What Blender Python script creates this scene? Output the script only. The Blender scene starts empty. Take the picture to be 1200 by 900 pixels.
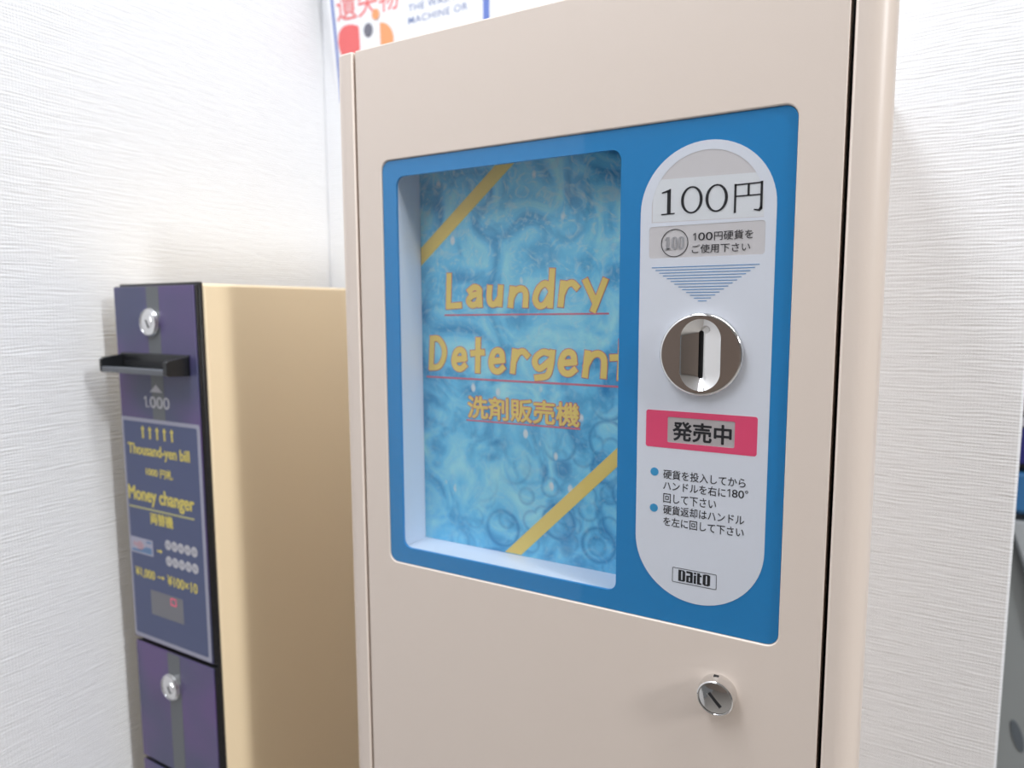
import bpy, bmesh, math, random
from mathutils import Vector, Matrix
from mathutils.geometry import tessellate_polygon
sc = bpy.context.scene
H = 1400.0                      # camera height above the floor, mm; all drawing below is in mm: x along the back wall, y into it, z from camera height
MM = 0.001
def W(x, y, z): return Vector((x*MM, y*MM, (z+H)*MM))

# ---------------------------------------------------------------- camera
cam = bpy.data.cameras.new('camera'); co = bpy.data.objects.new('camera', cam); sc.collection.objects.link(co)
r = Vector((0.867648, 0.497165, -0.003661)); u = Vector((-0.05023, 0.094982, 0.994211)); f = Vector((-0.494634, 0.862442, -0.107384))
co.matrix_world = Matrix.Translation(W(0, 0, 0)) @ Matrix((r, u, -f)).transposed().to_4x4()
cam.sensor_width = 36.0; cam.lens = 810.63/1200*36.0
cam.clip_start = 0.01; cam.clip_end = 100
cam.dof.use_dof = True; cam.dof.focus_distance = 0.378; cam.dof.aperture_fstop = 6.3
sc.camera = co

# ---------------------------------------------------------------- world, lights, exposure
sc.view_settings.view_transform = 'Standard'; sc.view_settings.look = 'None'
sc.view_settings.gamma = 1.0; sc.view_settings.use_curve_mapping = False
sc.view_settings.exposure = 0.0
wd = bpy.data.worlds.new('world'); sc.world = wd; wd.use_nodes = True
bgn = wd.node_tree.nodes['Background']; bgn.inputs['Color'].default_value = (0.93, 0.96, 1.0, 1); bgn.inputs['Strength'].default_value = 0.16
def area(name, loc, target, sx, sy, power, col=(1, 1, 1)):
    l = bpy.data.lights.new(name, 'AREA'); l.shape = 'RECTANGLE'; l.size = sx; l.size_y = sy; l.energy = power; l.color = col
    o = bpy.data.objects.new(name, l); sc.collection.objects.link(o); o.location = loc
    o.rotation_euler = (Vector(target)-Vector(loc)).to_track_quat('-Z', 'Y').to_euler()
    return o
# a long ceiling lamp in front of the machines; fills added right and left
def tube_or_fill(loc, turn, length, width, power, col):
    l = bpy.data.lights.new('ceiling_tube_or_fill', 'AREA'); l.shape = 'RECTANGLE'; l.size = length; l.size_y = width; l.energy = power; l.color = col
    o = bpy.data.objects.new('ceiling_tube_or_fill', l); sc.collection.objects.link(o); o.location = loc; o.rotation_euler = (0, 0, math.radians(turn)); return o
tube_or_fill(W(516, 196, 980), -9.6, 1.14, 0.05, 9.8, (0.98, 0.99, 1.0))
tube_or_fill(W(2192, -88, 980), -9.6, 1.14, 0.20, 70.0, (0.98, 0.99, 1.0))  # added fill further along the row, brightens surfaces that face right
tube_or_fill(W(-450, -200, 980), 90, 1.2, 0.30, 10.8, (0.93, 0.97, 1.03))  # added fill overhead, lifts the left wall and left of the door

# ---------------------------------------------------------------- materials
def mat(name, col, rough=0.5, metal=0.0, spec=0.5, coat=0.0, bump=None, emit=None):
    m = bpy.data.materials.new(name); m.use_nodes = True
    nt = m.node_tree; b = nt.nodes['Principled BSDF']
    b.inputs['Base Color'].default_value = (*col, 1); b.inputs['Roughness'].default_value = rough
    b.inputs['Metallic'].default_value = metal; b.inputs['Specular IOR Level'].default_value = spec
    b.inputs['Coat Weight'].default_value = coat
    if emit: b.inputs['Emission Color'].default_value = (*emit[0], 1); b.inputs['Emission Strength'].default_value = emit[1]
    if bump:                                   # (scale vector, strength, distance mm)
        tc = nt.nodes.new('ShaderNodeTexCoord'); mp = nt.nodes.new('ShaderNodeMapping'); mp.inputs['Scale'].default_value = bump[0]
        no = nt.nodes.new('ShaderNodeTexNoise'); no.inputs['Scale'].default_value = 1.0; no.inputs['Detail'].default_value = 2
        bp = nt.nodes.new('ShaderNodeBump'); bp.inputs['Strength'].default_value = bump[1]; bp.inputs['Distance'].default_value = bump[2]*MM
        nt.links.new(tc.outputs['Object'], mp.inputs['Vector']); nt.links.new(mp.outputs['Vector'], no.inputs['Vector'])
        nt.links.new(no.outputs['Fac'], bp.inputs['Height']); nt.links.new(bp.outputs['Normal'], b.inputs['Normal'])
    return m
M = {}
M['beige'] = mat('beige_paint', (0.80, 0.69, 0.605), 0.38, bump=((900, 900, 900), 0.10, 0.25))
M['beige_changer'] = mat('cream_paint', (0.96, 0.79, 0.535), 0.42, bump=((900, 900, 900), 0.08, 0.25))
M['dark'] = mat('dark_void', (0.012, 0.012, 0.014), 0.6)
M['black'] = mat('black_plastic', (0.012, 0.013, 0.015), 0.32)
M['blue'] = mat('blue_back_print', (0.018, 0.265, 0.62), 0.4)
M['pill'] = mat('white_back_print', (0.87, 0.89, 0.97), 0.45)
M['recess'] = mat('recess_plastic', (0.76, 0.72, 0.73), 0.5)
M['paper'] = mat('white_paper', (0.86, 0.87, 0.90), 0.7)
M['ink'] = mat('black_ink', (0.016, 0.016, 0.022), 0.6)
M['inkblue'] = mat('thin_blue_ink', (0.14, 0.33, 0.62), 0.6)
M['bullet'] = mat('bullet_blue_ink', (0.05, 0.36, 0.68), 0.6)
M['coingrey'] = mat('pale_grey_ink', (0.42, 0.41, 0.43), 0.6)
M['red'] = mat('pink_red_print', (0.95, 0.09, 0.22), 0.45)
M['display'] = mat('grey_display', (0.58, 0.53, 0.53), 0.5)
M['chrome'] = mat('polished_chrome', (0.80, 0.79, 0.78), 0.06, 1.0)
M['chrome_face'] = mat('brown_tinted_chrome', (0.86, 0.77, 0.71), 0.2, 1.0, bump=((700, 700, 700), 0.12, 0.2))  # brown reflection of the room is partly put into this tint
M['steel'] = mat('satin_nickel', (0.80, 0.80, 0.80), 0.25, 1.0)
M['liner'] = mat('white_liner', (0.72, 0.78, 0.90), 0.5)
M['yellow'] = mat('yellow_print', (0.96, 0.71, 0.20), 0.55)
M['redline'] = mat('red_outline_print', (0.74, 0.21, 0.30), 0.55)
M['yellow_sticker'] = mat('yellow_sticker_print', (0.72, 0.60, 0.14), 0.5)
M['olive'] = mat('olive_underline_print', (0.50, 0.48, 0.22), 0.5)
M['light_print'] = mat('pale_grey_print', (0.55, 0.54, 0.58), 0.5)
M['stripe'] = mat('grey_stripe_print', (0.135, 0.145, 0.155), 0.4, bump=((4, 4, 1500), 0.25, 0.2))
M['sticker'] = mat('slate_blue_sticker', (0.075, 0.095, 0.20), 0.42, bump=((4, 4, 1200), 0.2, 0.2))
M['sticker_edge'] = mat('sticker_border', (0.36, 0.36, 0.45), 0.42)
M['poster_paper'] = mat('poster_paper', (0.85, 0.86, 0.88), 0.6)
M['poster_blue'] = mat('poster_blue_ink', (0.13, 0.20, 0.55), 0.6)
M['poster_navy'] = mat('poster_grey_blue_ink', (0.14, 0.20, 0.40), 0.6)
M['poster_red'] = mat('poster_red_ink', (0.80, 0.16, 0.16), 0.6)
M['poster_orange'] = mat('poster_orange_ink', (0.86, 0.36, 0.16), 0.6)
M['poster_coral'] = mat('poster_coral_ink', (0.84, 0.27, 0.20), 0.6)
M['poster_grey'] = mat('poster_grey_ink', (0.17, 0.17, 0.21), 0.6)
M['led'] = mat('red_segment_light', (0.5, 0.05, 0.10), 0.5, emit=((1.0, 0.10, 0.22), 0.55))
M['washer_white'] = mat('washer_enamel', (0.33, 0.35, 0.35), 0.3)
M['washer_blue'] = mat('washer_blue_trim', (0.05, 0.20, 0.45), 0.35)
M['washer_indigo'] = mat('washer_indigo_label', (0.03, 0.03, 0.20), 0.4)
M['floor'] = mat('floor_vinyl', (0.38, 0.36, 0.34), 0.45)
M['brown'] = mat('brown_wall_panel', (0.40, 0.325, 0.28), 0.5)
M['ceil'] = mat('ceiling_board', (0.80, 0.80, 0.80), 0.9)

def purple_mat():
    m = mat('purple_brushed_metal', (0.10, 0.085, 0.20), 0.36, 0.0, 0.5)
    nt = m.node_tree; b = nt.nodes['Principled BSDF']
    tc = nt.nodes.new('ShaderNodeTexCoord'); mp = nt.nodes.new('ShaderNodeMapping'); mp.inputs['Scale'].default_value = (6, 6, 1400)
    no = nt.nodes.new('ShaderNodeTexNoise'); no.inputs['Scale'].default_value = 1.0; no.inputs['Detail'].default_value = 3
    bp = nt.nodes.new('ShaderNodeBump'); bp.inputs['Strength'].default_value = 0.3; bp.inputs['Distance'].default_value = 0.0002
    n2 = nt.nodes.new('ShaderNodeTexNoise'); n2.inputs['Scale'].default_value = 14.0; n2.inputs['Detail'].default_value = 1
    rp = nt.nodes.new('ShaderNodeValToRGB')
    rp.color_ramp.elements[0].position = 0.36; rp.color_ramp.elements[0].color = (0.072, 0.080, 0.165, 1)
    rp.color_ramp.elements[1].position = 0.64; rp.color_ramp.elements[1].color = (0.130, 0.080, 0.225, 1)
    L = nt.links.new
    L(tc.outputs['Object'], mp.inputs['Vector']); L(mp.outputs['Vector'], no.inputs['Vector']); L(no.outputs['Fac'], bp.inputs['Height'])
    L(bp.outputs['Normal'], b.inputs['Normal']); L(tc.outputs['Object'], n2.inputs['Vector']); L(n2.outputs['Fac'], rp.inputs['Fac']); L(rp.outputs['Color'], b.inputs['Base Color'])
    return m
M['purple'] = purple_mat()

def wallpaper_mat(name, horiz):
    """woven vinyl wallpaper: slubby horizontal threads crossed by finer vertical ones, all as relief"""
    m = mat(name, (0.84, 0.85, 0.87), 0.75, 0, 0.25)
    nt = m.node_tree; b = nt.nodes['Principled BSDF']; L = nt.links.new
    tc = nt.nodes.new('ShaderNodeTexCoord')
    def noise(sc_, det=1.0):
        mp = nt.nodes.new('ShaderNodeMapping'); mp.inputs['Scale'].default_value = sc_
        n = nt.nodes.new('ShaderNodeTexNoise'); n.inputs['Scale'].default_value = 1; n.inputs['Detail'].default_value = det
        L(tc.outputs['Object'], mp.inputs['Vector']); L(mp.outputs['Vector'], n.inputs['Vector']); return n.outputs['Fac']
    def math_(op, a, c):
        n = nt.nodes.new('ShaderNodeMath'); n.operation = op
        for i, v in enumerate((a, c)):
            if isinstance(v, (int, float)): n.inputs[i].default_value = v
            else: L(v, n.inputs[i])
        return n.outputs[0]
    sp = nt.nodes.new('ShaderNodeSeparateXYZ'); L(tc.outputs['Object'], sp.inputs[0])
    al = sp.outputs['X'] if horiz == 'x' else sp.outputs['Y']
    wob = noise((16, 1, 90) if horiz == 'x' else (1, 16, 90), 2)
    weft = math_('SINE', math_('ADD', math_('MULTIPLY', sp.outputs['Z'], 2250.0), math_('MULTIPLY', wob, 16.0)), 0)
    warp = math_('SINE', math_('ADD', math_('MULTIPLY', al, 2600.0), math_('MULTIPLY', noise((70, 1, 20) if horiz == 'x' else (1, 70, 20), 1), 9.0)), 0)
    slub = noise((30, 1, 420) if horiz == 'x' else (1, 30, 420), 2)
    h = math_('ADD', math_('ADD', math_('MULTIPLY', weft, math_('MULTIPLY', noise((60, 1, 160) if horiz == 'x' else (1, 60, 160), 1), 0.26)), math_('MULTIPLY', warp, 0.055)), math_('MULTIPLY', slub, 0.75))
    bp = nt.nodes.new('ShaderNodeBump'); bp.inputs['Strength'].default_value = 0.8; bp.inputs['Distance'].default_value = 0.0012
    L(h, bp.inputs['Height']); L(bp.outputs['Normal'], b.inputs['Normal'])
    return m
M['wall_back'] = wallpaper_mat('woven_wallpaper_back', 'x'); M['wall_left'] = wallpaper_mat('woven_wallpaper_left', 'y')

def bubbles_mat():
    """printed picture of soapy blue water: soft swirls, round bubbles, white foam specks"""
    m = mat('bubble_water_print', (0.1, 0.4, 0.7), 0.5)
    nt = m.node_tree; b = nt.nodes['Principled BSDF']; L = nt.links.new
    tc = nt.nodes.new('ShaderNodeTexCoord')
    def nd(t, **k):
        n = nt.nodes.new(t)
        for a, v in k.items():
            if hasattr(n, a): setattr(n, a, v)
            else: n.inputs[a.replace('_', ' ')].default_value = v
        return n
    swirl = nd('ShaderNodeTexNoise', Scale=26.0, Detail=5.0, Distortion=1.6); L(tc.outputs['Object'], swirl.inputs['Vector'])
    rp = nd('ShaderNodeValToRGB'); e = rp.color_ramp.elements
    e[0].position = 0.30; e[0].color = (0.04, 0.30, 0.62, 1); e[1].position = 0.72; e[1].color = (0.45, 0.90, 0.98, 1)
    k = e.new(0.50); k.color = (0.18, 0.64, 0.94, 1)
    L(swirl.outputs['Fac'], rp.inputs['Fac'])
    # bubble rings
    vo = nd('ShaderNodeTexVoronoi', Scale=36.0); vo.feature = 'F1'; L(tc.outputs['Object'], vo.inputs['Vector'])
    ring = nd('ShaderNodeValToRGB'); q = ring.color_ramp.elements
    q[0].position = 0.38; q[0].color = (0, 0, 0, 1); q[1].position = 0.53; q[1].color = (0, 0, 0, 1); q.new(0.46).color = (1, 1, 1, 1)
    L(vo.outputs['Distance'], ring.inputs['Fac'])
    # round bubbles gather in the lower right of the picture, fine foam swirls in its upper part
    sx_ = nd('ShaderNodeSeparateXYZ'); L(tc.outputs['Object'], sx_.inputs[0])
    df = nd('ShaderNodeMath'); df.operation = 'SUBTRACT'; L(sx_.outputs['X'], df.inputs[0]); L(sx_.outputs['Z'], df.inputs[1])
    gate = nd('ShaderNodeMapRange'); gate.inputs[1].default_value = -1.345; gate.inputs[2].default_value = -1.30; L(df.outputs[0], gate.inputs[0])
    up = nd('ShaderNodeMapRange'); up.inputs[1].default_value = 1.36; up.inputs[2].default_value = 1.44; up.inputs[3].default_value = 0.35; L(sx_.outputs['Z'], up.inputs[0])
    mul = nd('ShaderNodeMath'); mul.operation = 'MULTIPLY'; L(ring.outputs['Color'], mul.inputs[0]); L(gate.outputs[0], mul.inputs[1])
    vs = nd('ShaderNodeTexVoronoi', Scale=58.0); L(tc.outputs['Object'], vs.inputs['Vector'])
    ring2 = nd('ShaderNodeValToRGB'); q = ring2.color_ramp.elements
    q[0].position = 0.34; q[0].color = (0, 0, 0, 1); q[1].position = 0.52; q[1].color = (0, 0, 0, 1); q.new(0.44).color = (0.6, 0.6, 0.6, 1)
    L(vs.outputs['Distance'], ring2.inputs['Fac'])
    mxr = nd('ShaderNodeMath'); mxr.operation = 'MAXIMUM'; L(ring.outputs['Color'], mxr.inputs[0]); L(ring2.outputs['Color'], mxr.inputs[1]); L(mxr.outputs[0], mul.inputs[0])
    mul2 = nd('ShaderNodeMath'); mul2.operation = 'MULTIPLY'; mul2.inputs[1].default_value = 0.75; L(mul.outputs[0], mul2.inputs[0])
    mx = nd('ShaderNodeMix'); mx.data_type = 'RGBA'; mx.inputs['B'].default_value = (0.03, 0.24, 0.55, 1)
    L(mul2.outputs[0], mx.inputs['Factor']); L(rp.outputs['Color'], mx.inputs['A'])
    # fine foam swirls
    n3 = nd('ShaderNodeTexNoise', Scale=70.0, Detail=4.0, Distortion=3.5); L(tc.outputs['Object'], n3.inputs['Vector'])
    r3 = nd('ShaderNodeMapRange'); r3.inputs[1].default_value = 0.50; r3.inputs[2].default_value = 0.80; r3.inputs[4].default_value = 1.0; L(n3.outputs['Fac'], r3.inputs[0])
    r4 = nd('ShaderNodeMath'); r4.operation = 'MULTIPLY'; L(r3.outputs[0], r4.inputs[0]); L(up.outputs[0], r4.inputs[1])
    mx2 = nd('ShaderNodeMix'); mx2.data_type = 'RGBA'; mx2.inputs['B'].default_value = (0.55, 0.80, 0.90, 1)
    L(r4.outputs[0], mx2.inputs['Factor']); L(mx.outputs['Result'], mx2.inputs['A'])
    # white specks
    mp = nd('ShaderNodeMapping'); mp.inputs['Scale'].default_value = (1.0, 1.0, 0.6); L(tc.outputs['Object'], mp.inputs['Vector'])
    v2 = nd('ShaderNodeTexVoronoi', Scale=70.0); L(mp.outputs['Vector'], v2.inputs['Vector'])
    s = nd('ShaderNodeMapRange'); s.inputs[1].default_value = 0.16; s.inputs[2].default_value = 0.09; L(v2.outputs['Distance'], s.inputs[0])
    n5 = nd('ShaderNodeTexNoise', Scale=60.0, Detail=1.0); L(tc.outputs['Object'], n5.inputs['Vector'])
    g5 = nd('ShaderNodeMapRange'); g5.inputs[1].default_value = 0.46; g5.inputs[2].default_value = 0.56; L(n5.outputs['Fac'], g5.inputs[0])
    sm = nd('ShaderNodeMath'); sm.operation = 'MULTIPLY'; L(s.outputs[0], sm.inputs[0]); L(g5.outputs[0], sm.inputs[1])
    mx3 = nd('ShaderNodeMix'); mx3.data_type = 'RGBA'; mx3.inputs['B'].default_value = (0.78, 0.86, 0.90, 1)
    L(sm.outputs[0], mx3.inputs['Factor']); L(mx2.outputs['Result'], mx3.inputs['A'])
    L(mx3.outputs['Result'], b.inputs['Base Color'])
    return m
M['bubbles'] = bubbles_mat()

def acrylic_mat():
    m = bpy.data.materials.new('clear_acrylic'); m.use_nodes = True; nt = m.node_tree; nt.nodes.clear()
    o = nt.nodes.new('ShaderNodeOutputMaterial'); t = nt.nodes.new('ShaderNodeBsdfTransparent'); g = nt.nodes.new('ShaderNodeBsdfGlossy')
    g.inputs['Roughness'].default_value = 0.015; fr = nt.nodes.new('ShaderNodeFresnel'); fr.inputs['IOR'].default_value = 1.49
    mx = nt.nodes.new('ShaderNodeMixShader'); L = nt.links.new
    t.inputs['Color'].default_value = (0.985, 0.99, 0.99, 1)
    gm = nt.nodes.new('ShaderNodeNewGeometry'); sb = nt.nodes.new('ShaderNodeMath'); sb.operation = 'SUBTRACT'; sb.inputs[0].default_value = 1.0; L(gm.outputs['Backfacing'], sb.inputs[1])
    ml = nt.nodes.new('ShaderNodeMath'); ml.operation = 'MULTIPLY'; L(fr.outputs[0], ml.inputs[0]); L(sb.outputs[0], ml.inputs[1]); L(ml.outputs[0], mx.inputs[0]); L(t.outputs[0], mx.inputs[1]); L(g.outputs[0], mx.inputs[2]); L(mx.outputs[0], o.inputs['Surface'])
    return m
M['acrylic'] = acrylic_mat()

# ---------------------------------------------------------------- builders
ROOTLOC = {}
def root_of(o):
    while o.parent: o = o.parent
    return o
def thing(name, loc, label, cat, group=None):
    o = bpy.data.objects.new(name, None); sc.collection.objects.link(o); o.location = W(*loc); o.empty_display_size = 0.05
    o['label'] = label; o['category'] = cat
    if group: o['group'] = group
    return o
CAM_SCALED = {}      # thing -> (corner before, after, factor): placed from image pixels, then scaled about the camera
def link(name, bm, m, parent=None, loc=None, bevel=0, seg=2, smooth=False, label=None):
    """bm is in mm (x, y, z from camera height); becomes a mesh under parent, or a top-level mesh with origin loc"""
    base = root_of(parent).location if parent else W(*(loc or (0, 0, 0)))
    cs_ = CAM_SCALED.get(root_of(parent).name if parent else name)
    if cs_:
        for v in bm.verts: v.co = Vector(cs_[1])+(v.co-Vector(cs_[0]))*cs_[2]
    for v in bm.verts: v.co = W(*v.co) - base
    bmesh.ops.recalc_face_normals(bm, faces=bm.faces)
    if smooth:
        for fc in bm.faces: fc.smooth = True
    me = bpy.data.meshes.new(name); bm.to_mesh(me); bm.free()
    me.materials.append(M[m] if isinstance(m, str) else m)
    o = bpy.data.objects.new(name, me); sc.collection.objects.link(o)
    if parent: o.parent = parent
    else: o.location = base
    if bevel:
        b = o.modifiers.new('bevel', 'BEVEL'); b.width = bevel*MM; b.segments = seg; b.limit_method = 'ANGLE'; b.angle_limit = math.radians(40)
    if smooth or bevel:
        bpy_smooth_by_angle(me)
    if label: o['label'] = label
    return o
def bpy_smooth_by_angle(me, ang=35):
    bm = bmesh.new(); bm.from_mesh(me)
    for fc in bm.faces: fc.smooth = True
    for e in bm.edges:
        if len(e.link_faces) == 2 and e.calc_face_angle(0) > math.radians(ang): e.smooth = False
    bm.to_mesh(me); bm.free()
def box(x0, x1, y0, y1, z0, z1, bm=None):
    bm = bm or bmesh.new()
    v = [bm.verts.new((x, y, z)) for x in (x0, x1) for y in (y0, y1) for z in (z0, z1)]
    for q in ((0, 1, 3, 2), (4, 6, 7, 5), (0, 4, 5, 1), (2, 3, 7, 6), (0, 2, 6, 4), (1, 5, 7, 3)): bm.faces.new([v[i] for i in q])
    return bm
def plate(loops, y0, y1, bm=None, axis='y'):
    """solid between y0 and y1 whose outline is loops[0] with the other loops cut out; loop points are (x, z) (axis y) or (x, y) (axis z)"""
    bm = bm or bmesh.new()
    P = (lambda a, b, d: (a, d, b)) if axis == 'y' else (lambda a, b, d: (a, b, d))
    fr = [[bm.verts.new(P(a, b, y0)) for a, b in l] for l in loops]; bk = [[bm.verts.new(P(a, b, y1)) for a, b in l] for l in loops]
    flat_f = [v for l in fr for v in l]; flat_b = [v for l in bk for v in l]
    if len(loops) == 1:
        bm.faces.new(fr[0]); bm.faces.new(list(reversed(bk[0])))
    else:
        for t in tessellate_polygon([[Vector((a, b, 0)) for a, b in l] for l in loops]):
            bm.faces.new([flat_f[i] for i in t]); bm.faces.new([flat_b[i] for i in reversed(t)])
    for F, B in zip(fr, bk):
        n = len(F)
        for i in range(n): bm.faces.new((F[i], F[(i+1) % n], B[(i+1) % n], B[i]))
    return bm
def frame_plate(x0, x1, z0, z1, hole, y0, y1):
    """rectangular plate with one rounded-rectangle hole (from rrect with equal radii), four clean faces per side"""
    bm = bmesh.new(); n = len(hole)//4; out = [(x1, z0), (x1, z1), (x0, z1), (x0, z0)]
    F = {}; 
    for y in (y0, y1): F[y] = ([bm.verts.new((a, y, b)) for a, b in out], [bm.verts.new((a, y, b)) for a, b in hole])
    for y in (y0, y1):
        O, Hh = F[y]
        for c in range(4):
            d = (c+1) % 4; i0 = c*n+n//2; i1 = d*n+n//2
            if i1 <= i0: i1 += 4*n
            bm.faces.new([O[c], O[d]]+[Hh[i % (4*n)] for i in range(i1, i0-1, -1)])
    for c in range(4): bm.faces.new((F[y0][0][c], F[y0][0][(c+1) % 4], F[y1][0][(c+1) % 4], F[y1][0][c]))
    for c in range(4*n): bm.faces.new((F[y0][1][c], F[y0][1][(c+1) % (4*n)], F[y1][1][(c+1) % (4*n)], F[y1][1][c]))
    return bm
def rrect(x0, x1, z0, z1, rad, n=6):
    if not isinstance(rad, (tuple, list)): rad = (rad,)*4     # order: lower right, upper right, upper left, lower left
    pts = []
    for (cx, cz, a0), rr in zip(((x1, z0, -90), (x1, z1, 0), (x0, z1, 90), (x0, z0, 180)), rad):
        if rr <= 0: pts.append((cx, cz)); continue
        ax = cx-rr if cx == x1 else cx+rr; az = cz-rr if cz == z1 else cz+rr
        for i in range(n+1):
            t = math.radians(a0+90*i/n); pts.append((ax+rr*math.cos(t), az+rr*math.sin(t)))
    return pts
def circle(cx, cz, rad, n=40, rz=None): return [(cx+rad*math.cos(2*math.pi*i/n), cz+(rz or rad)*math.sin(2*math.pi*i/n)) for i in range(n)]
def stadium(cx, cz, w, h, n=14): return rrect(cx-w/2, cx+w/2, cz-h/2, cz+h/2, w/2*0.999, n)
def loft(rings, bm=None, cap0=False, cap1=False):
    """rings: lists of (x, y, z) of equal length, joined in order"""
    bm = bm or bmesh.new(); V = [[bm.verts.new(p) for p in rg] for rg in rings]; n = len(V[0])
    for a, b in zip(V, V[1:]):
        for i in range(n): bm.faces.new((a[i], a[(i+1) % n], b[(i+1) % n], b[i]))
    if cap0: bm.faces.new(V[0])
    if cap1: bm.faces.new(V[-1])
    return bm
def turned(cx, cz, prof, n=48, cap0=False, cap1=False):
    """body of revolution about the y axis through (cx, cz); prof = [(radius, y), ...]"""
    return loft([[(x, y, z) for x, z in circle(cx, cz, rr, n)] for rr, y in prof], None, cap0, cap1)
def spline(pts, k=8):
    if len(pts) < 3: return pts
    out = []; P = [pts[0]]+list(pts)+[pts[-1]]
    for i in range(1, len(P)-2):
        a, b, c, d = P[i-1:i+3]
        for j in range(k):
            t = j/k
            out.append(tuple(0.5*((2*b[m])+(-a[m]+c[m])*t+(2*a[m]-5*b[m]+4*c[m]-d[m])*t*t+(-a[m]+3*b[m]-3*c[m]+d[m])*t**3) for m in (0, 1)))
    return out+[pts[-1]]
def ribbon(pts, w, y0, y1, bm):
    """flat brush stroke of width w along pts (x, z)"""
    L = []; R_ = []
    for i, p in enumerate(pts):
        a = pts[max(i-1, 0)]; b = pts[min(i+1, len(pts)-1)]; dx, dz = b[0]-a[0], b[1]-a[1]; d = math.hypot(dx, dz) or 1
        nx, nz = -dz/d*w/2, dx/d*w/2; L.append((p[0]+nx, p[1]+nz)); R_.append((p[0]-nx, p[1]-nz))
    for i in range(len(pts)-1): plate([[L[i], L[i+1], R_[i+1], R_[i]]], y0, y1, bm)
    for p in pts[1:-1]: plate([circle(p[0], p[1], w/2*0.98, 10)], y0, y1, bm)
    return bm
def strip(pts, w, y, bm):
    prev = None
    for i, p in enumerate(pts):
        a = pts[max(i-1, 0)]; b = pts[min(i+1, len(pts)-1)]; dx, dz = b[0]-a[0], b[1]-a[1]; d = math.hypot(dx, dz) or 1
        nx, nz = -dz/d*w/2, dx/d*w/2
        cur = (bm.verts.new((p[0]+nx, y, p[1]+nz)), bm.verts.new((p[0]-nx, y, p[1]-nz)))
        if prev: bm.faces.new((prev[0], cur[0], cur[1], prev[1]))
        prev = cur
    return bm
def line(a, b, w, y0, y1, bm=None): return ribbon([a, b], w, y0, y1, bm or bmesh.new())
def text_bm(s, bx, y, depth=0.12, bold=0.0, shear=0.0, spacing=1.0, bm=None, place=None):
    """lettering fitted into bx = (x0, x1, z0, z1), its face at y"""
    cu = bpy.data.curves.new('lettering', 'FONT'); cu.body = s; cu.size = 1.0; cu.extrude = 0.02; cu.offset = bold; cu.shear = shear; cu.space_character = spacing
    cu.resolution_u = 4
    o = bpy.data.objects.new('lettering', cu); sc.collection.objects.link(o)
    dg = bpy.context.evaluated_depsgraph_get(); me = bpy.data.meshes.new_from_object(o.evaluated_get(dg))
    bpy.data.objects.remove(o); bpy.data.curves.remove(cu)
    t = bmesh.new(); t.from_mesh(me); bpy.data.meshes.remove(me)
    xs = [v.co.x for v in t.verts]; ys = [v.co.y for v in t.verts]
    ax, bx_, az, bz = min(xs), max(xs), min(ys), max(ys)
    for v in t.verts:
        x = bx[0]+(v.co.x-ax)/(bx_-ax)*(bx[1]-bx[0]); z = bx[2]+(v.co.y-az)/(bz-az)*(bx[3]-bx[2]); yy = y if v.co.z > 0 else y+depth
        v.co = (x, yy, z)
    if bm is None: return t
    tmp = bpy.data.meshes.new('lettering'); t.to_mesh(tmp); t.free(); bm.from_mesh(tmp); bpy.data.meshes.remove(tmp)
    return bm
def one(x1, z0, z1, w, fl, y0, y1, bm):
    """numeral 1: an upright stem ending at x1 with a short slanting flag of reach fl"""
    return plate([[(x1-w, z0), (x1, z0), (x1, z1), (x1-w*0.85, z1), (x1-w-fl, z1-fl*0.75), (x1-w-fl, z1-fl*0.75-w*1.05), (x1-w, z1-w*1.25)]], y0, y1, bm)
def text_bold(s, bx, y, rad, n=6, shear=0.0, spacing=1.0):
    """heavier lettering: copies nudged round a small circle, each a hair further back"""
    bm = bmesh.new()
    for i in range(n+1):
        dx, dz = (0, 0) if i == 0 else (rad*math.cos(2*math.pi*i/n), rad*math.sin(2*math.pi*i/n))
        text_bm(s, (bx[0]+rad+dx, bx[1]-rad+dx, bx[2]+rad+dz, bx[3]-rad+dz), y+0.013*i, 0.05, shear=shear, spacing=spacing, bm=bm)
    return bm
def struct(name, bm, m, loc=(0, 0, 0), bevel=0):
    o = link(name, bm, m, None, loc, bevel); o['kind'] = 'structure'; return o

# ---------------------------------------------------------------- room
XL, YB, XE = -676.0, 690.0, 84.0        # left wall face, back wall face, end of the back wall
struct('floor', box(-900, 5200, -3300, 3200, -H-50, -H), 'floor', (0, 0, -H))
struct('wall_left', box(XL-100, XL, -760, YB+100, -H, 1000), 'wall_left', (XL, 0, -H))
struct('wall_back', box(XL, XE, YB, YB+100, -H, 1000), 'wall_back', (XL, YB, -H), bevel=2.5)
struct('wall_front', box(-2600, 5200, -3300, -3200, -H, 1000), 'brown', (0, -3300, -H))
struct('ceiling', box(-900, 5200, -3300, 3200, 1000, 1060), 'ceil', (0, 0, 1000))
struct('wall_far', box(-900, 5200, 3100, 3200, -H, 1000), 'wall_back', (0, 3100, -H))

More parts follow.
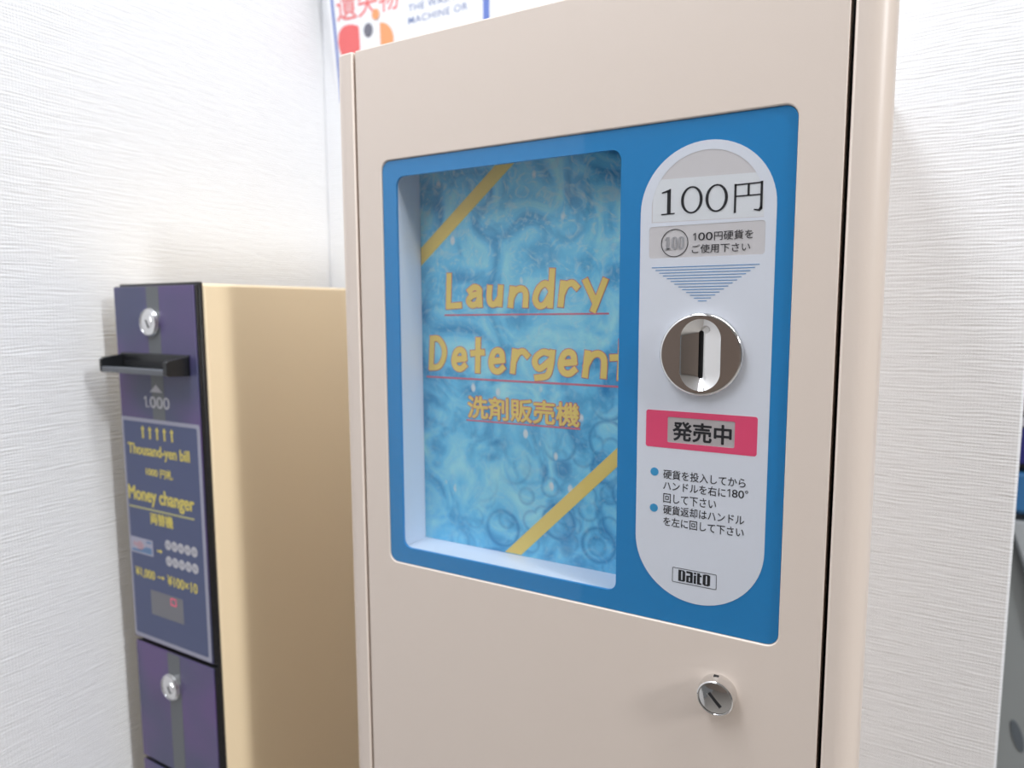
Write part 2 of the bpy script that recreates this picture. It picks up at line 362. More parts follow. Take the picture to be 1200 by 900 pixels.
# ---------------------------------------------------------------- detergent dispenser
DX0, DX1, DT = -364.0, -12.5, 178.0      # cabinet sides and top
disp = thing('detergent_dispenser', ((DX0+DX1)/2, 500, -H), 'large beige coin operated detergent vending cabinet with a blue window panel, against the back wall', 'vending machine')
R0 = 12.0
def arc(cx, cy, rad, a0, a1, n=8): return [(cx+rad*math.cos(math.radians(a0+(a1-a0)*i/n)), cy+rad*math.sin(math.radians(a0+(a1-a0)*i/n))) for i in range(n+1)]
GL, GR = -344.6, -29.6                   # inner edges of the front returns
IN = 11.5; YR = 418.0                      # the cabinet steps in behind the front bezel
outl = [(DX0+IN, YB-0.5), (DX0+IN, YR), (DX0, YR-2)] + arc(DX0+R0, 380+R0, R0, 180, 270) + [(GL, 380), (GL, 402), (DX0+IN+6, 406), (DX0+IN+6, YB-6), (DX1-IN-6, YB-6), (DX1-IN-6, 406), (GR, 402), (GR, 380)] + arc(DX1-R0, 380+R0, R0, 270, 360) + [(DX1, YR-2), (DX1-IN, YR), (DX1-IN, YB-0.5)]
bm = plate([outl], -H, DT, axis='z')
body = link('cabinet_body', bm, 'beige', disp, bevel=1.2, seg=2)
link('top_cover', box(DX0+IN+.2, DX1-IN-.2, 402.3, YB-.6, DT-2.5, DT+0.25), 'beige', disp, bevel=.4)
PX0, PX1, PZ0, PZ1 = -321.4, -53.2, -182.4, 101.5    # blue panel opening
DL, DR = -342.4, -31.8
door = link('door', frame_plate(DL, DR, -470, DT, rrect(PX0, PX1, PZ0, PZ1, 6.5), 380.2, 398), 'beige', disp, bevel=0.8, seg=3)
link('lower_panel', box(DL, DR, 380.6, 398, -H+2, -473), 'beige', disp, bevel=1.1)
link("inner_lining", box(DX0+IN+6.5, DX1-IN-6.5, 413, 415, -H+4, DT-6), 'dark', disp)
# blue printed panel: window and coin-label pieces cut out
WX0, WX1, WZ0, WZ1 = -309.6, -146.8, -170.6, 90.2
PY = 381.4
pillo = rrect(-134.6, -62.0, -168.0, 89.2, 36.2, 16)
panel = link('blue_panel', plate([rrect(PX0+.25, PX1-.25, PZ0+.25, PZ1-.25, 6.3), rrect(WX0, WX1, WZ0, WZ1, 6), circle(-98.4, -25.0, 17.5, 32)], PY, PY+2.0), 'blue', door, label='blue printed window surround')
# window box: white liner with the picture at the back
CX0, CX1, CZ0, CZ1, CY = WX0-0.6, -126.0, WZ0-0.6, 112.0, 408.6
bm = box(CX0-1.5, CX0, PY+2.1, CY+1.5, CZ0-1.5, CZ1+1.5)
box(CX1, CX1+1.5, PY+2.1, CY+1.5, CZ0-1.5, CZ1+1.5, bm); box(CX0, CX1, PY+2.1, CY+1.5, CZ0-1.5, CZ0, bm); box(CX0, CX1, PY+2.1, CY+1.5, CZ1, CZ1+1.5, bm)
liner = link('window_liner', bm, 'liner', door, label='white inner walls of the window')
pic = link('picture_card', box(CX0+.1, CX1-.1, CY, CY+1, CZ0+.1, CZ1-.1), 'bubbles', door, label='printed card of blue soapy water')
YP = CY-0.12
def parallelogram(pts, y0, y1, bm=None): return plate([pts], y0, y1, bm)
link('corner_stripe', plate([[(-309.9, 44.2), (-228.5, 111.0), (-214.0, 111.0), (-309.9, 31.6)]], YP, CY-.02), 'yellow', pic, label='yellow diagonal stripe at the upper left')
bm = plate([[(-127.0, -57.5), (-127.0, -69.6), (-227.4, -170.6), (-240.4, -170.6)]], YP, CY-.02)
link('corner_stripe', bm, 'yellow', pic, label='yellow diagonal stripe at the lower right')
GLY = {
 'L': [[(0.10, 1), (0, 0)], [(0, 0), (1, 0.03)]],
 'a': [[(0.10, 0.80), (0.5, 1), (0.90, 0.86), (0.92, 0.5), (0.95, 0)], [(0.9, 0.60), (0.4, 0.55), (0.02, 0.27), (0.28, 0), (0.68, 0.08), (0.9, 0.34)]],
 'u': [[(0.05, 1), (0.0, 0.4), (0.14, 0.05), (0.5, 0.02), (0.85, 0.32)], [(1, 1), (0.90, 0)]],
 'n': [[(0.12, 1), (0, 0)], [(0.06, 0.45), (0.35, 0.88), (0.72, 0.98), (0.97, 0.72), (0.95, 0)]],
 'd': [[(1, 1), (0.88, 0)], [(0.92, 0.48), (0.60, 0.64), (0.2, 0.5), (0, 0.2), (0.2, 0.0), (0.55, 0.04), (0.88, 0.3)]],
 'r': [[(0.14, 1), (0, 0)], [(0.08, 0.48), (0.35, 0.88), (0.70, 1.0), (1, 0.80)]],
 'y': [[(0, 1), (0.48, 0.30)], [(1, 1), (0.42, 0)]],
 'D': [[(0.12, 1), (0, 0)], [(0.12, 1), (0.6, 0.98), (0.98, 0.68), (0.92, 0.32), (0.55, 0.05), (0, 0)]],
 'e': [[(0.06, 0.47), (0.92, 0.54)], [(0.94, 0.55), (0.86, 0.88), (0.55, 1), (0.2, 0.86), (0, 0.42), (0.18, 0.07), (0.6, 0), (0.95, 0.18)]],
 't': [[(0.58, 1), (0.50, 0)], [(0, 0.56), (1, 0.60)]],
 'g': [[(0.90, 0.93), (0.5, 1), (0.1, 0.80), (0.03, 0.55), (0.3, 0.36), (0.85, 0.66)], [(1, 1), (0.90, 0.45), (0.70, 0.1), (0.12, 0.0)]],
}
def draw_word(items, w, y0, y1, grow=0.0):
    bm = bmesh.new()
    for ch, (x0, z1, x1, z0) in items:
        h = w/2; kk = 0
        for st in GLY[ch]:
            pts = [(x0+h+a*(x1-x0-2*h), z0+h+b*(z1-z0-2*h)) for a, b in st]
            pts = spline(pts)
            if grow or True:
                (ax, az), (bx, bz) = pts[0], pts[1]; d = math.hypot(bx-ax, bz-az) or 1; e = h*0.8+grow/2
                pts = [(ax-(bx-ax)/d*e, az-(bz-az)/d*e)]+pts
                (ax, az), (bx, bz) = pts[-1], pts[-2]; d = math.hypot(bx-ax, bz-az) or 1
                pts = pts+[(ax-(bx-ax)/d*e, az-(bz-az)/d*e)]
            strip(pts, w+grow, y0+0.02*kk, bm); kk += 1
    return bm
w1 = [('L', (-288.4, 26.1, -274.4, 0.2)), ('a', (-271.4, 17.5, -257.0, 0.9)), ('u', (-254.2, 17.0, -240.7, 1.3)), ('n', (-237.2, 16.0, -220.9, 0.6)),
      ('d', (-218.3, 26.9, -201.5, 0.2)), ('r', (-199.6, 18.8, -184.0, 0.8)), ('y', (-182.0, 19.6, -164.8, -2.6))]
w2 = [('D', (-304.5, -18.8, -288.2, -44.3)), ('e', (-284.3, -26.3, -270.2, -44.2)), ('t', (-268.4, -19.0, -255.6, -45.0)), ('e', (-253.1, -26.0, -238.8, -44.7)),
      ('r', (-235.7, -26.2, -220.1, -44.2)), ('g', (-218.9, -26.2, -201.3, -47.8)), ('e', (-199.4, -25.7, -184.8, -44.0)), ('n', (-182.0, -26.0, -164.4, -44.5)), ('t', (-163.5, -18.5, -148.5, -45.3))]
WST = 4.25
link('picture_lettering', draw_word(w1+w2, WST, CY-0.30, 0), 'yellow', pic, label='yellow brush lettering')
link('lettering_outline', draw_word(w1+w2, WST, CY-0.17, 0, grow=0.9), 'redline', pic)
bm = text_bold('洗剤販売機', (-270.8, -183.3, -77.0, -60.7), CY-0.44, 0.42)
link('picture_kanji', bm, 'yellow', pic)
link('kanji_outline', text_bold('洗剤販売機', (-271.3, -182.8, -77.5, -60.2), CY-0.24, 0.85, 8), 'redline', pic)
bm = line((-290, -4.0), (-164, -2.9), 1.1, CY-0.16, CY-0.04); line((-306.6, -49.0), (-140, -48.7), 1.3, CY-0.16, CY-0.04, bm); line((-272, -78.6), (-183, -77.9), 1.1, CY-0.16, CY-0.04, bm)
link('underline', bm, 'redline', pic)

# coin label: white pill with windows cut through, recess floors behind
archcx = -98.3
arch = [(-128.2, 47.6)]+[(-68.2, 47.0)]+[(-68.2, 53)]+[(archcx+30.1*math.cos(math.radians(t)), 54.0+30.3*math.sin(math.radians(t))) for t in range(4, 177, 6)]+[(-128.2, 53)]
rec2 = rrect(-129.4, -67.2, 28.0, 45.4, 1.6)
redw = rrect(-116.6, -79.4, -75.6, -61.0, 0.8)
pill = link('coin_label', plate([pillo, arch, rec2, redw, circle(-98.4, -25.0, 17.5, 32)], PY-0.22, PY-0.02), 'pill', door, label='white pill shaped coin label')
# the blue panel is solid behind the label, so the recess floors sit just in front of it
link('recess_floor', plate([arch], PY-0.09, PY-0.04), 'recess', pill)
link('recess_floor', plate([rec2], PY-0.09, PY-0.04), 'recess', pill)
link('price_card', plate([[(-127.6, 48.0), (-67.9, 47.3), (-67.9, 58), (-71.6, 69.9), (-124.0, 70.9), (-127.6, 62)]], PY-0.16, PY-0.10), 'paper', pill, label='white paper price card')
# price numerals, thin serif strokes
def ering(cx, cz, rx, rz, wx, wz, y0, y1, bm): return plate([circle(cx, cz, rx, 36, rz), circle(cx, cz, rx-wx, 36, rz-wz)], y0, y1, bm)
y0, y1 = PY-0.32, PY-0.23
bm = plate([[(-119.5, 52.2), (-117.5, 52.2), (-117.5, 65.4), (-118.2, 65.4), (-119.5, 63.6)]], y0, y1)
plate([[(-122.7, 51.5), (-115.2, 51.7), (-115.2, 52.4), (-122.7, 52.2)]], y0, y1, bm)
plate([[(-122.6, 63.2), (-118.6, 63.7), (-118.2, 65.3), (-118.8, 65.0), (-122.6, 63.9)]], y0, y1, bm)
ering(-105.9, 58.6, 5.9, 7.25, 1.55, 0.85, y0, y1, bm); ering(-92.6, 58.5, 5.9, 7.25, 1.55, 0.85, y0, y1, bm)
for q in ([(-83.5, 50.0), (-82.4, 50.0), (-82.4, 64.9), (-83.5, 64.9)], [(-70.3, 51.4), (-69.1, 51.4), (-69.1, 65.3), (-70.3, 65.3)], [(-83.5, 64.0), (-69.2, 64.3), (-69.2, 65.0), (-83.5, 64.7)],
          [(-82.8, 58.2), (-69.6, 58.2), (-69.6, 58.9), (-82.8, 58.9)], [(-76.8, 58.4), (-75.7, 58.4), (-75.7, 64.5), (-76.8, 64.5)], [(-69.1, 52.4), (-69.1, 51.2), (-70.4, 50.1), (-73.4, 50.9), (-73.4, 51.5), (-71.0, 51.2), (-70.3, 52.4)]):
    plate([q], y0, y1, bm)
link('price_numerals', bm, 'ink', pill)
bm = plate([circle(-114.9, 36.0, 7.6, 48), circle(-114.9, 36.0, 7.2, 48)], y0, y1)
one(-103.2, 36.8, 40.8, .5, 1.0, y0, y0+.09, bm); text_bm('00', (-101.9, -94.2, 36.7, 40.9), y0, 0.09, bm=bm); text_bm('円硬貨を', (-93.4, -73.2, 36.4, 41.2), y0, 0.09, bm=bm); text_bm('ご使用下さい', (-105.2, -74.6, 29.9, 34.6), y0, 0.09, bm=bm)
link('instruction_lettering', bm, 'ink', pill)
bm = bmesh.new()
for cx, n in ((-118.6, 1), (-114.9, 0), (-111.2, 0)):
    if n: plate([rrect(cx-0.9, cx+0.9, 32.6, 39.4, 0.4)], y0, y1, bm); plate([[(cx-1.8, 37.6), (cx-0.9, 37.4), (cx-0.5, 39.4), (cx-0.9, 39.4)]], y0, y1, bm); plate([[(cx-1.8, 32.4), (cx+1.6, 32.4), (cx+1.6, 33.2), (cx-1.8, 33.2)]], y0, y1, bm)
    else: plate([rrect(cx-1.6, cx+1.6, 32.4, 39.4, 1.5), rrect(cx-0.5, cx+0.5, 33.4, 38.4, 0.48)], y0, y1, bm)
link('coin_numerals', bm, 'coingrey', pill)
bm = bmesh.new()
for i in range(13):
    t = i/12.0; a = -127.6+t*(127.6-101.2); b = -69.5+t*(69.5-96.4); z = 22.9-t*18.7
    plate([[(a, z-.22), (b, z-.22), (b, z+.22), (a, z+.22)]], y0, y1, bm)
link('funnel_lines', bm, 'inkblue', pill)
link('sales_plate', plate([rrect(-129.3, -67.7, -79.0, -57.6, 1.4), redw], y0, PY-.225), 'red', pill, label='pink red sales plate')
link('sales_display', plate([rrect(-116.7, -79.3, -75.7, -60.9, 0.8)], PY-0.10, PY-0.04), 'display', pill)
link('sales_lettering', text_bold('発売中', (-113.8, -81.0, -74.4, -63.2), PY-0.26, 0.30), 'ink', pill)
bm = bmesh.new()
for z in (-93.6, -115.0): plate([circle(-123.8, z, 2.4, 28)], y0, y1, bm)
link('bullet', bm, 'bullet', pill)
bm = bmesh.new()
for s, b_ in (('硬貨を投入してから', (-118.6, -72.9, -97.0, -91.6)), ('ハンドルを右に', (-118.5, -83.3, -103.6, -98.2)), ('80', (-79.9, -73.5, -102.9, -98.5)), ('°', (-73.0, -71.4, -99.9, -98.3)), ('回して下さい', (-118.3, -88.3, -111.0, -105.6)),
              ('硬貨返却はハンドル', (-118.2, -73.0, -117.8, -112.3)), ('を左に回して下さい', (-118.0, -73.0, -124.7, -119.3))):
    text_bm(s, b_, y0, 0.09, bold=0.006, bm=bm)
one(-80.9, -102.9, -98.5, .5, 1.0, y0, y0+.09, bm)
link('handling_lettering', bm, 'ink', pill)
bm = plate([rrect(-112.1, -86.8, -157.2, -148.4, 0.6), rrect(-111.8, -87.1, -156.9, -148.7, 0.4)], y0, y1)
def bars(x, w, parts, bm):
    for a, b, c, d in parts: plate([[(x+a*w, -156.0+c*6.6), (x+b*w, -156.0+c*6.6), (x+b*w, -156.0+d*6.6), (x+a*w, -156.0+d*6.6)]], y0, y1, bm)
bars(-108.5, 4.0, [(0, .40, 0, 1), (.60, 1, .06, .92), (.22, .85, .9, 1), (.22, .85, 0, .12)], bm)
bars(-103.9, 3.7, [(.60, 1, 0, .95), (0, .85, .82, 1), (0, .40, 0, .6), (.2, .8, .48, .62), (.2, .8, 0, .12)], bm)
bars(-99.6, 1.3, [(0, 1, 0, .74), (0, 1, .84, 1)], bm)
bars(-97.7, 2.5, [(0, .62, 0, 1), (.4, 1, .7, .84), (.4, 1, 0, .14)], bm)
bars(-94.5, 4.1, [(0, .40, .06, .95), (.60, 1, .06, .95), (.18, .82, .88, 1), (.18, .82, 0, .12)], bm)
link('maker_logo', bm, 'ink', pill)

# clear acrylic sheet over print and window (hole for the coin knob)
KX, KZ = -98.4, -25.0
ac = link('acrylic_cover', plate([rrect(PX0+.5, PX1-.5, PZ0+.5, PZ1-.5, 6.1), circle(KX, KZ, 21.0, 40)], PY-0.95, PY-0.75), 'acrylic', door, label='clear acrylic sheet over the panel')

# coin knob
knob = link('coin_knob', turned(KX, KZ, [(19.5, PY-.4), (22.6, PY-.9), (22.7, PY-3.6), (22.2, PY-4.4), (21.4, PY-4.9), (21.15, PY-4.9)], 64), 'chrome', door, smooth=True, label='round chrome coin knob')
n = 16
sx = -98.1
outer = stadium(sx, KZ-.2, 22.2, 39.2, n); mid = stadium(sx, KZ-.2, 21.0, 38.0, n)
face = circle(KX, KZ, 21.15, 64)
link('knob_face', plate([face, outer], PY-4.9, PY-4.5), 'chrome_face', knob, label='brown tinted chrome knob face')
def funnel():
    R1 = [(x, PY-4.9, z) for x, z in outer]; R2 = [(x, PY-4.4, z) for x, z in mid]
    R3 = [(x, PY+0.5, z) for x, z in stadium(sx-.9, KZ-.2, 2.7, 26.5, n)]; R4 = [(x, PY+3.0, z) for x, z in stadium(sx-.9, KZ-.2, 2.4, 26.0, n)]
    return loft([R1, R2, R3, R4])
link('finger_recess', funnel(), 'chrome', knob, smooth=True)
link('coin_slot', plate([stadium(sx-.9, KZ-.2, 3.0, 26.6, n)], PY+2.2, PY+2.6), 'dark', knob, label='dark coin slot')

# door lock
def cam_lock(cx, cz, yb, depth, rad, parent, slot_ang, slot_len, slot_w, name='lock', off=(0, 0), mname='chrome'):
    """round lock cylinder proud of a door with a bevelled rim, face disc and key slot"""
    yf = yb-depth
    lk = link(name, turned(cx, cz, [(rad*1.06, yb+.3), (rad*1.06, yb-depth*.45), (rad*1.0, yb-depth*.62), (rad, yf+.5), (rad-.6, yf), (rad-1.0, yf), (rad-1.15, yf+.3)], 48), mname, parent, smooth=True)
    link('lock_face', turned(cx, cz, [(rad-1.05, yf+.62), (rad-1.05, yf+.55), ((rad-1)*.75, yf+.22), ((rad-1)*.5, yf-.02), ((rad-1)*.25, yf-.16), (.3, yf-.2)], 48, cap1=True), mname, lk, smooth=True)
    c, s = math.cos(math.radians(slot_ang)), math.sin(math.radians(slot_ang)); ox, oz = cx+off[0], cz+off[1]
    q = [(ox+c*a-s*b, oz+s*a+c*b) for a, b in ((0, -slot_w/2), (slot_len, -slot_w/2), (slot_len, slot_w/2), (0, slot_w/2))]
    link('key_slot', plate([q], yf-.30, yf+.5), 'dark', lk)
    e = [(ox+c*a-s*b, oz+s*a+c*b) for a, b in ((-.1, -slot_w/2-.7), (slot_len+.4, -slot_w/2-.7), (slot_len+.4, -slot_w/2), (-.1, -slot_w/2))]
    link('key_guide', plate([e], yf-.38, yf+.5), 'steel', lk)
    return lk
lk = cam_lock(-83.9, -216.3, 380.2, 8.6, 10.0, door, -46, 9.5, 1.7, off=(-3.2, 3.0))
link('rim_notch', box(-86.0, -83.2, 376.5, 378.5, -206.4, -205.5), 'dark', lk)

# ---------------------------------------------------------------- money changer
chg = thing('money_changer', (-588, 535, -H), 'slim cream bill changer with purple and black front, between the left wall and the dispenser', 'money changer')
AX0, AX1, AT = -586.5, -480.0, 21.0
KC = 1.10145; AB = 21.0-(23.13+H)/KC; AD = 345.0+(YB-380.0)/KC      # factor scaling the changer about the camera; floor and wall before that scaling
CAM_SCALED['money_changer'] = ((-480.0, 345.0, 21.0), (-528.7, 380.0, 23.13), KC)
link('cabinet_body', box(AX0+.5, AX1, 352.6, AD-.5, AB, AT), 'beige_changer', chg, bevel=2.5, seg=3)
link('front_frame', box(AX0+2.5, AX1+.3, 348.6, 352.5, AB+4, AT+1.2), 'black', chg, bevel=.8)
def changer_door(z0, z1, name='door'):
    d = link(name, box(AX0+.5, AX1, 346.2, 348.5, z0, z1), 'black', chg, bevel=.5)
    link('face_plate', box(AX0, AX1-1.3, 345.0, 346.15, z0+.4, z1-.4), 'purple', d, bevel=.4, label='purple brushed face')
    return d
du = changer_door(-288.6, 20.0); dm = changer_door(-402.0, -292.2); dl = changer_door(-900.0, -405.5)
YF = 344.86
SX0, SX1 = -541.6, -525.2
for d, a, b in ((du, -90.5, 19.4), (dm, -401.4, -292.8), (dl, -899, -406.2)): link('grey_stripe', plate([[(SX0, a), (SX1, a), (SX1, b), (SX0, b)]], YF, YF+.12), 'stripe', d)
l1 = cam_lock(-536.4, -9.6, 345.0, 4.0, 10.8, du, -52, 6.0, 1.5, off=(-3.4, 1.2), mname='steel'); l2 = cam_lock(-537.0, -322.6, 345.0, 4.0, 10.8, dm, -52, 6.0, 1.5, off=(-3.4, 1.2), mname='steel')
for lk_, cz in ((l1, -9.6), (l2, -322.6)):
    link('key_drum', turned(-536.0, cz+.6, [(5.6, 341.3), (5.4, 340.7), (2.5, 340.6)], 28, cap1=True), 'steel', lk_, smooth=True)
    link('key_slot', plate([[(-538.0, cz+1.6), (-536.8, cz+2.2), (-533.4, cz-4.2), (-534.8, cz-4.4)]], 340.3, 340.6), 'dark', lk_)
# bill mouth: U-shaped bezel with tall cheeks and a lower lip
BX0, BX1 = -580.0, -490.0
mouth = link('bill_mouth', plate([[(BX0+.5, -51.5), (BX1, -51.5), (BX1, -35.0), (BX0+.5, -35.0)]], 343.2, 344.95), 'black', du, bevel=.6, label='black plastic bill mouth')
def cheek(x0, x1):
    pts = [(344.9, -36.2), (327.5, -38.2), (325.2, -39.6), (325.2, -49.2), (327.0, -50.6), (344.9, -51.6)]
    return loft([[(x0, y, z) for y, z in pts], [(x1, y, z) for y, z in pts]], None, True, True)
link('side_cheek', cheek(BX0, BX0+3.2), 'black', mouth, bevel=.5); link('side_cheek', cheek(BX1-5.0, BX1), 'black', mouth, bevel=.5)
pts = [(343.1, -47.2), (325.6, -45.4), (325.0, -46.0), (325.4, -50.0), (343.1, -51.2)]
link('lower_lip', loft([[(BX0+3.3, y, z) for y, z in pts], [(BX1-5.1, y, z) for y, z in pts]], None, True, True), mat('dark_grey_plastic', (0.13, 0.14, 0.16), 0.35), mouth, bevel=.3)
link('bill_slot', plate([[(BX0+5, -45.5), (BX1-8, -45.5), (BX1-8, -41.5), (BX0+5, -41.5)]], 342.8, 343.19), 'dark', mouth)
# printed marks
bm = plate([[(-543.9, -67.0), (-527.3, -67.0), (-535.4, -60.6)]], YF-.12, YF); one(-549.2, -80.2, -70.8, 1.4, 2.0, YF-.12, YF, bm); text_bm('000', (-544.8, -518.6, -80.4, -70.6), YF-.12, .12, bold=.006, bm=bm); plate([rrect(-547.6, -546.1, -80.2, -78.7, .3)], YF-.12, YF, bm)
link('value_marking', bm, 'light_print', du)
stk = link('information_sticker', plate([rrect(-586.3, -481.9, -287.2, -90.0, 2.0)], YF-.14, YF), 'sticker_edge', du, bevel=0, label='slate blue sticker with a pale border')
link('sticker_field', plate([rrect(-583.8, -485.6, -283.6, -93.2, 1.6)], YF-.24, YF-.15), 'sticker', stk)
YS = YF-.36
bm = bmesh.new()
for i in range(5):
    x = -556.9+i*9.8; plate([[(x-1.1, -107.0), (x+1.1, -107.0), (x+1.1, -99.6), (x+2.7, -99.6), (x, -96.2), (x-2.7, -99.6), (x-1.1, -99.6)]], YS, YS+.1, bm)
link('arrow_row', bm, 'yellow_sticker', stk, label='yellow upward arrows')
for tx, bx_, bo in (('Thousand-yen bill', (-579.2, -496.0, -124.6, -112.2), .34), ('1000 円札', (-555.7, -519.4, -139.2, -131.2), .25), ('Money changer', (-583.0, -493.4, -166.0, -149.6), .5),
                    ('両替機', (-553.7, -522.6, -181.0, -170.4), .35), ('¥1,000', (-579.7, -552.0, -232.0, -222.6), .25), ('¥100×10', (-534.6, -495.2, -231.6, -222.4), .25)):
    link('sticker_lettering', text_bold(tx, bx_, YS-.08, bo, 6), 'yellow_sticker', stk, label='yellow sticker lettering')
for z, a, b in ((-203.5, -547.0, -539.6), (-226.8, -548.2, -538.6)):
    link('arrow', plate([[(a, z-.6), (b-3, z-.6), (b-3, z-2), (b, z), (b-3, z+2), (b-3, z+.6), (a, z+.6)]], YS, YS+.1), 'yellow_sticker', stk)
link('underline', line((-582.6, -168.6), (-494.5, -168.3), 1.5, YS, YS+.1), 'olive', stk)
bill = link('bill_icon', plate([[(-584.4, -210.0), (-552.6, -210.0), (-552.6, -195.9), (-583.6, -195.9)]], YS, YS+.1), mat('bill_print_pale', (.42, .42, .52), .5), stk, label='pale banknote picture')
link('bill_shading', plate([[(-582.5, -208.6), (-554.4, -208.6), (-554.4, -203.0), (-562, -203), (-570, -206.4), (-582.5, -206.4)]], YS-.1, YS-.01, plate([rrect(-561, -554.6, -199.2, -197.4, .3)], YS-.1, YS-.01)), mat('bill_print_blue', (.14, .24, .42), .5), bill)
link('bill_portrait', plate([circle(-570.5, -202.8, 5.2, 20, 4.0)], YS-.1, YS-.01, plate([circle(-578, -202, 2.2, 16)], YS-.1, YS-.01)), mat('bill_print_pink', (.50, .33, .38), .5), bill)
bm = bmesh.new()
for rz in (-195.9, -210.0):
    for i in range(5): plate([circle(-531.2+i*8.6, rz, 4.1, 20, 4.4)], YS, YS+.1, bm)
link('coin_icons', bm, 'light_print', stk)
bm = bmesh.new()
for rz in (-195.9, -210.0):
    for i in range(5):
        cx = -531.2+i*8.6
        for k in (-1.9, 0, 1.9): plate([rrect(cx+k-.35, cx+k+.35, rz-1.6, rz+1.6, .3)], YS-.1, YS-.01, bm)
link('coin_figures', bm, mat('coin_print_grey', (.26, .26, .31), .5), stk)
dsp = link('amount_display', plate([[(-559.6, -262.2), (-515.4, -262.2), (-515.4, -240.3), (-559.6, -240.3)]], YS, YS+.1), mat('grey_lcd', (.19, .19, .21), .35), stk, label='grey amount display')
bm = bmesh.new()
for a in ((-531.6, -524.6, -243.0, -242.2), (-531.6, -524.6, -248.6, -247.8), (-531.9, -531.1, -248, -242.6), (-525.1, -524.3, -248, -242.6)): plate([rrect(*a, .3)], YS-.1, YS-.01, bm)
link('lit_digit', bm, 'led', dsp, label='red lit digit')

# ---------------------------------------------------------------- poster on the back wall, its left edge curling off the wall
PYB = 612.0; CAM_SCALED['poster'] = ((-576.0, PYB, 229.0), (-649.4, YB, 258.2), 1.1275)  # poster scaled about the camera, out to the back wall
def curl(x, z):
    a = max(0.0, min(1.0, (z-236)/108)); b = max(0.0, min(1.0, 1-(x+576)/130)); return 11.0*a**1.25*b*b
def bend(bm, off):
    for v in bm.verts: v.co.y = PYB-0.35-curl(v.co.x, v.co.z)-off+(v.co.y)
    return bm
def sub(bm, n=2):
    bmesh.ops.subdivide_edges(bm, edges=bm.edges, cuts=n, use_grid_fill=True); return bm
def grid(x0, x1, z0, z1, nx, nz, t=0.3):
    bm = bmesh.new(); V = [[[bm.verts.new((x0+(x1-x0)*i/nx, y, z0+(z1-z0)*j/nz)) for j in range(nz+1)] for i in range(nx+1)] for y in (0, t)]
    for k in (0, 1):
        for i in range(nx):
            for j in range(nz): bm.faces.new((V[k][i][j], V[k][i+1][j], V[k][i+1][j+1], V[k][i][j+1]))
    for i in range(nx):
        for j in (0, nz): bm.faces.new((V[0][i][j], V[0][i+1][j], V[1][i+1][j], V[1][i][j]))
    for j in range(nz):
        for i in (0, nx): bm.faces.new((V[0][i][j], V[0][i][j+1], V[1][i][j+1], V[1][i][j]))
    return bm
poster = link('poster', bend(grid(-580, -362, 229, 520, 30, 24), 0), 'poster_paper', None, (-530, YB, 258), smooth=True)
poster['label'] = 'white lost property poster with red heading and blue border on the back wall'; poster['category'] = 'poster'
def on_poster(name, bm, m, off=0.25, label=None): return link(name, bend(bm, off), m, poster, label=label)
b1 = grid(-574.8, -571.6, 234.5, 515, 1, 22, .1)
for t in (grid(-382.2, -374.8, 234.5, 515, 1, 22, .1), grid(-571.5, -382.3, 234.5, 237.5, 16, 1, .1), grid(-571.5, -382.3, 511, 515, 16, 1, .1)):
    me = bpy.data.meshes.new('t'); t.to_mesh(me); t.free(); b1.from_mesh(me); bpy.data.meshes.remove(me)
on_poster('border', b1, 'poster_blue', label='blue border line')
def flat_text(s, b_, bold=0.0, spacing=1.12): return text_bm(s, b_, 0, .08, bold=bold, spacing=spacing)
on_poster('heading_lettering', flat_text('遺失物', (-568.5, -487, 317.5, 346.5), .004, 1.0), 'poster_red', label='red heading lettering')
on_poster('notice_lettering', flat_text('MACHINE OR', (-474.8, -400.5, 299.2, 306.2), .004), 'poster_navy')
on_poster('notice_lettering', flat_text('THE WASHING', (-474.6, -396, 311.4, 318.6), .004), 'poster_navy')
def flat(l, bm=None): return plate(l, 0, .08, bm)
red = [(-570.2, 297), (-568, 306), (-562, 311.8), (-553, 313), (-545, 311), (-540.5, 307), (-540.5, 286), (-562, 280), (-568.5, 287)]
on_poster('picture_shape', flat([spline(red+[red[0]], 5)[:-1]]), 'poster_red', label='red rounded picture')
on_poster('picture_shape', flat([rrect(-540.4, -515.5, 280, 312.5, 2)]), 'paper', label='white band of the picture')
on_poster('picture_shape', flat([circle(-527.8, 302.8, 6.0, 28, 7.2)]), 'poster_grey', off=1.0, label='dark grey oval')
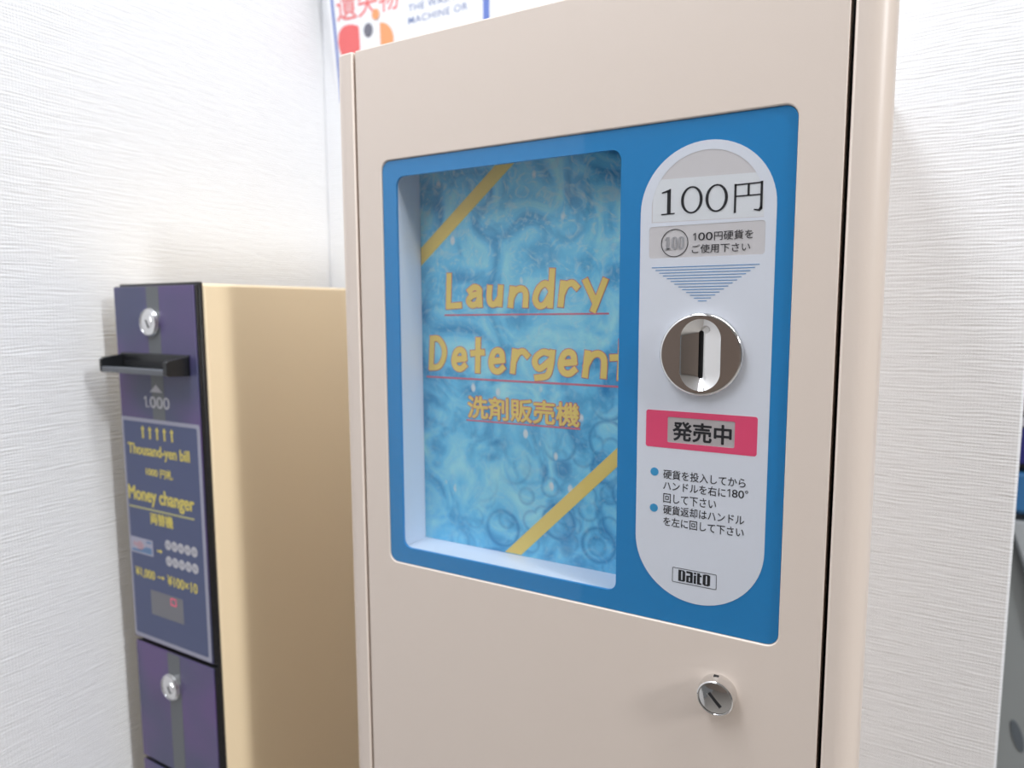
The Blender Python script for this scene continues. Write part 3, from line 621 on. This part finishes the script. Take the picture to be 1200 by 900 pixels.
on_poster('picture_shape', flat([circle(-517.0, 317.2, 5.0, 24, 5.6)]), 'poster_orange', off=1.0, label='orange dot')
arc_o = [(-512.6, 281)]+[(-512.6+18*math.sin(math.radians(t)), 288+20*math.cos(math.radians(t))) for t in range(0, 100, 10)]+[(-496, 281)]
on_poster('picture_shape', flat([arc_o]), 'poster_orange', label='orange quarter round')

# ---------------------------------------------------------------- washing machine beyond the end of the back wall
ws = thing('washing_machine', (420, 1250, -H), 'white washing machine with black and blue control panel beyond the right end of the wall', 'washing machine')
wx0, wx1, wy = 60.0, 720.0, 950.0
link('washer_body', box(wx0, wx1, wy, 1600, -H+30, -229), 'washer_white', ws, bevel=28, seg=5)
link('plinth', box(wx0+20, wx1-20, wy+40, 1580, -H, -H+31), 'black', ws)
cp = link('control_panel', box(wx0, wx1, wy-4, 1590, -184, -20), 'black', ws, bevel=6)
link('blue_trim', box(wx0, wx1, wy-8, 1590, -232, -184.5), 'washer_blue', ws, bevel=5)
link('programme_label', box(wx0+20, 300, wy-5.2, wy-3.6, -174, -134), 'washer_indigo', cp, label='indigo programme label')
link('status_window', box(100, 122, wy-5.2, wy-3.6, -132, -122), 'light_print', cp)
link('front_fascia', plate([[(108, -240), (128, -302), (146, -370), (700, -370), (700, -240)]], wy-9, wy+1), mat('pale_enamel', (.50, .53, .55), .3), ws, bevel=3, label='paler sloping fascia')
link('handle_recess', plate([[(x*math.cos(.28)-z*math.sin(.28)+133, x*math.sin(.28)+z*math.cos(.28)-497) for x, z in circle(0, 0, 5, 28, 19)]], wy-1.0, wy+.5), mat('recess_grey', (.13, .15, .17), .5), ws, label='dark oval handle recess')
dr = link('porthole_door', turned(420, -640, [(235, wy+2), (232, wy-22), (205, wy-30), (180, wy-18)], 64), 'steel', ws, smooth=True)
link('porthole_glass', turned(420, -640, [(179, wy-17), (120, wy-32), (10, wy-38)], 48, cap1=True), mat('dark_glass', (.02, .025, .03), .05), dr, smooth=True)
link('knob', turned(560, -105, [(22, wy-3), (20, wy-22), (12, wy-24)], 32, cap1=True), 'light_print', cp, smooth=True)
